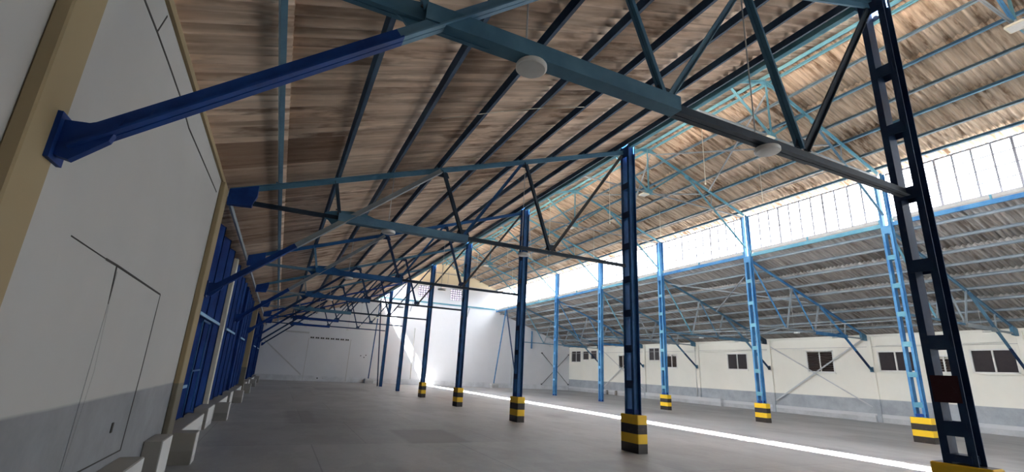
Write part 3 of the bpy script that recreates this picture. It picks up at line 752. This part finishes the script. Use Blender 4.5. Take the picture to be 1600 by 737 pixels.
conduit([(11.45, y - .04, 5.2), (11.5, y - .04, .5)], 'thin upright conduit inside the sun patch on the end wall', .03)
conduit([(22.0, y - .04, 3.2), (22.0, y - .04, .1)], 'thin upright conduit on the end wall past the slanting struts', .025)
tag(MB().bar((24.2, y - .10, 5.95), (24.2, y - .10, 4.1), flip(chan(.14, .06)), (1, 0, 0)).build('wall_post', 'bright'), 'short blue post hanging high on the end wall in the grey aisle', 'post')
struct('baseboard_back', MB().cbox((6.2, y - .06, 0), (XE - .1, y, .36), .012), 'wall_back', 'low white plinth along the end wall', 'plinth')
for n, (x, z) in enumerate(((6.75, 2.35), (7.05, 2.22), (7.2, 2.42))):
    tag(MB().tube((x, y - .02, z), (x, y - .0, z), .05, 8).build('wall_bolt', 'iron'), '%s dark bolt hole on the end wall beside the sliding door' % ORD[n], 'bolt', 'bolts on the end wall')
# small panel lines in the gable
g = struct('door_8', MB().box((13.05, y - .012, 9.95), (14.35, y, 11.0)), 'wall_back', 'small square hatch in the cream gable', 'hatch')
for x in (13.03, 14.33): MB().box((x, y - .02, 9.92), (x + .04, y, 11.2)).build('gap', 'flash', g)
MB().box((11.0, y - .02, 11.0), (16.6, y, 11.03)).build('gap', 'flash', g)

# slanting end struts, an upturned V in the last bay of each column row
def strut_pair(X, labs, mats, ztop):
    ft = MB().cbox((X - .32, 44.95, 0), (X + .42, 45.52, .40), .02).build('strut_footing', 'plinth')
    tag(ft, labs[2], 'footing', 'footings of the end struts')
    tag(MB().bar((X - .24, 42.75, ztop), (X - .05, 45.2, .43), chan(.13, .07), (1, 0, 0)).build('end_strut', mats[0]), labs[0], 'strut', 'slanting end struts')
    tag(MB().bar((X - .24, 42.62, ztop), (X - .24, 39.5, .02), chan(.13, .07), (1, 0, 0)).build('end_strut', mats[1]), labs[1], 'strut', 'slanting end struts')
strut_pair(XL, ('dark blue strut leaning up from the footing beside the sliding door wall', 'dark strut leaning up from the last column of the shaded row', 'white footing block at the end wall beside the sun patch'), ('blue', 'navy'), 7.3)
strut_pair(XR, ('bright blue strut leaning up from the white footing below the clerestory', 'dark strut leaning up from the foot of the last clerestory column', 'white footing block at the end wall under the clerestory strut'), ('bright', 'navy'), 7.5)

# ------------------------------------------------------------------ light
W = bpy.data.worlds.new('sky'); SC.world = W; W.use_nodes = True; nt = W.node_tree
bg = nt.nodes['Background']
tc = nt.nodes.new('ShaderNodeTexCoord'); sp = nt.nodes.new('ShaderNodeSeparateXYZ'); nt.links.new(tc.outputs['Generated'], sp.inputs[0])
def mth(op, *a):
    x = nt.nodes.new('ShaderNodeMath'); x.operation = op
    for i, v in enumerate(a):
        if isinstance(v, (int, float)): x.inputs[i].default_value = v
        else: nt.links.new(v, x.inputs[i])
    return x.outputs[0]
SUN = V((.66, .14, -1)).normalized()
dt = nt.nodes.new('ShaderNodeVectorMath'); dt.operation = 'DOT_PRODUCT'; nt.links.new(tc.outputs['Generated'], dt.inputs[0]); dt.inputs[1].default_value = tuple(-SUN)
halo = mth('POWER', mth('MAXIMUM', mth('MULTIPLY_ADD', dt.outputs['Value'], .6, .4), 0.), 2.)     # hazy sky, brighter round the sun
up = nt.nodes.new('ShaderNodeMapRange'); up.inputs[1].default_value = -.03; up.inputs[2].default_value = .03; nt.links.new(sp.outputs['Z'], up.inputs[0])
mc = nt.nodes.new('ShaderNodeMix'); mc.data_type = 'RGBA'; nt.links.new(up.outputs[0], mc.inputs[0])
mc.inputs[6].default_value = (.30, .28, .25, 1); mc.inputs[7].default_value = (.88, .94, 1.0, 1)
nt.links.new(mc.outputs[2], bg.inputs['Color'])
nt.links.new(mth('ADD', .65, mth('MULTIPLY', mth('MULTIPLY', halo, up.outputs[0]), 2.0)), bg.inputs['Strength'])
sun = bpy.data.lights.new('sun', 'SUN'); sun.energy = 14.0; sun.angle = math.radians(.55); sun.color = (1., .975, .94)
so = bpy.data.objects.new('sun', sun); COL.objects.link(so)
so.rotation_euler = SUN.to_track_quat('-Z', 'Y').to_euler(); so.location = (0, 20, 30)
def portal(loc, nrm, sx, sy):
    l = bpy.data.lights.new('portal', 'AREA'); l.shape = 'RECTANGLE'; l.size = sx; l.size_y = sy; l.cycles.is_portal = True
    o = bpy.data.objects.new('portal', l); COL.objects.link(o); o.location = loc
    n = V(nrm); z = -n; x = V((0, 1, 0)) if abs(n.y) < .5 else V((1, 0, 0)); yv = z.cross(x)
    o.rotation_euler = Matrix((x, yv, z)).transposed().to_euler()
portal((7.44, (YF + YB) / 2, 8.75), (1, 0, 0), YB - YF, 1.8)
portal((mx(7.44), (YF + YB) / 2, 8.75), (-1, 0, 0), YB - YF, 1.8)
portal((24.95, YF - .3, 1.7), (0, 1, 0), 6.9, 3.4)

# ------------------------------------------------------------------ camera and colour
cam = bpy.data.cameras.new('camera'); co = bpy.data.objects.new('camera', cam); COL.objects.link(co)
cam.sensor_fit = 'HORIZONTAL'; cam.sensor_width = 36; cam.lens = 732.99 / 1600 * 36; cam.clip_start = .05; cam.clip_end = 300
r = V((.89889847, -.43544487, .04867551)); u = V((-.16341026, -.23009185, .95935125)); f = V((.40654474, .87031345, .27798537))
co.matrix_world = Matrix(((r.x, u.x, -f.x, 0), (r.y, u.y, -f.y, 0), (r.z, u.z, -f.z, 1.6), (0, 0, 0, 1)))
SC.camera = co
cy = SC.cycles
cy.max_bounces = 12; cy.diffuse_bounces = 8; cy.glossy_bounces = 4; cy.transparent_max_bounces = 12
cy.caustics_reflective = False; cy.caustics_refractive = False; cy.sample_clamp_indirect = 6.
vs = SC.view_settings
vs.view_transform = 'Standard'; vs.look = 'None'; vs.gamma = 1.; vs.use_curve_mapping = False; vs.exposure = 4.0
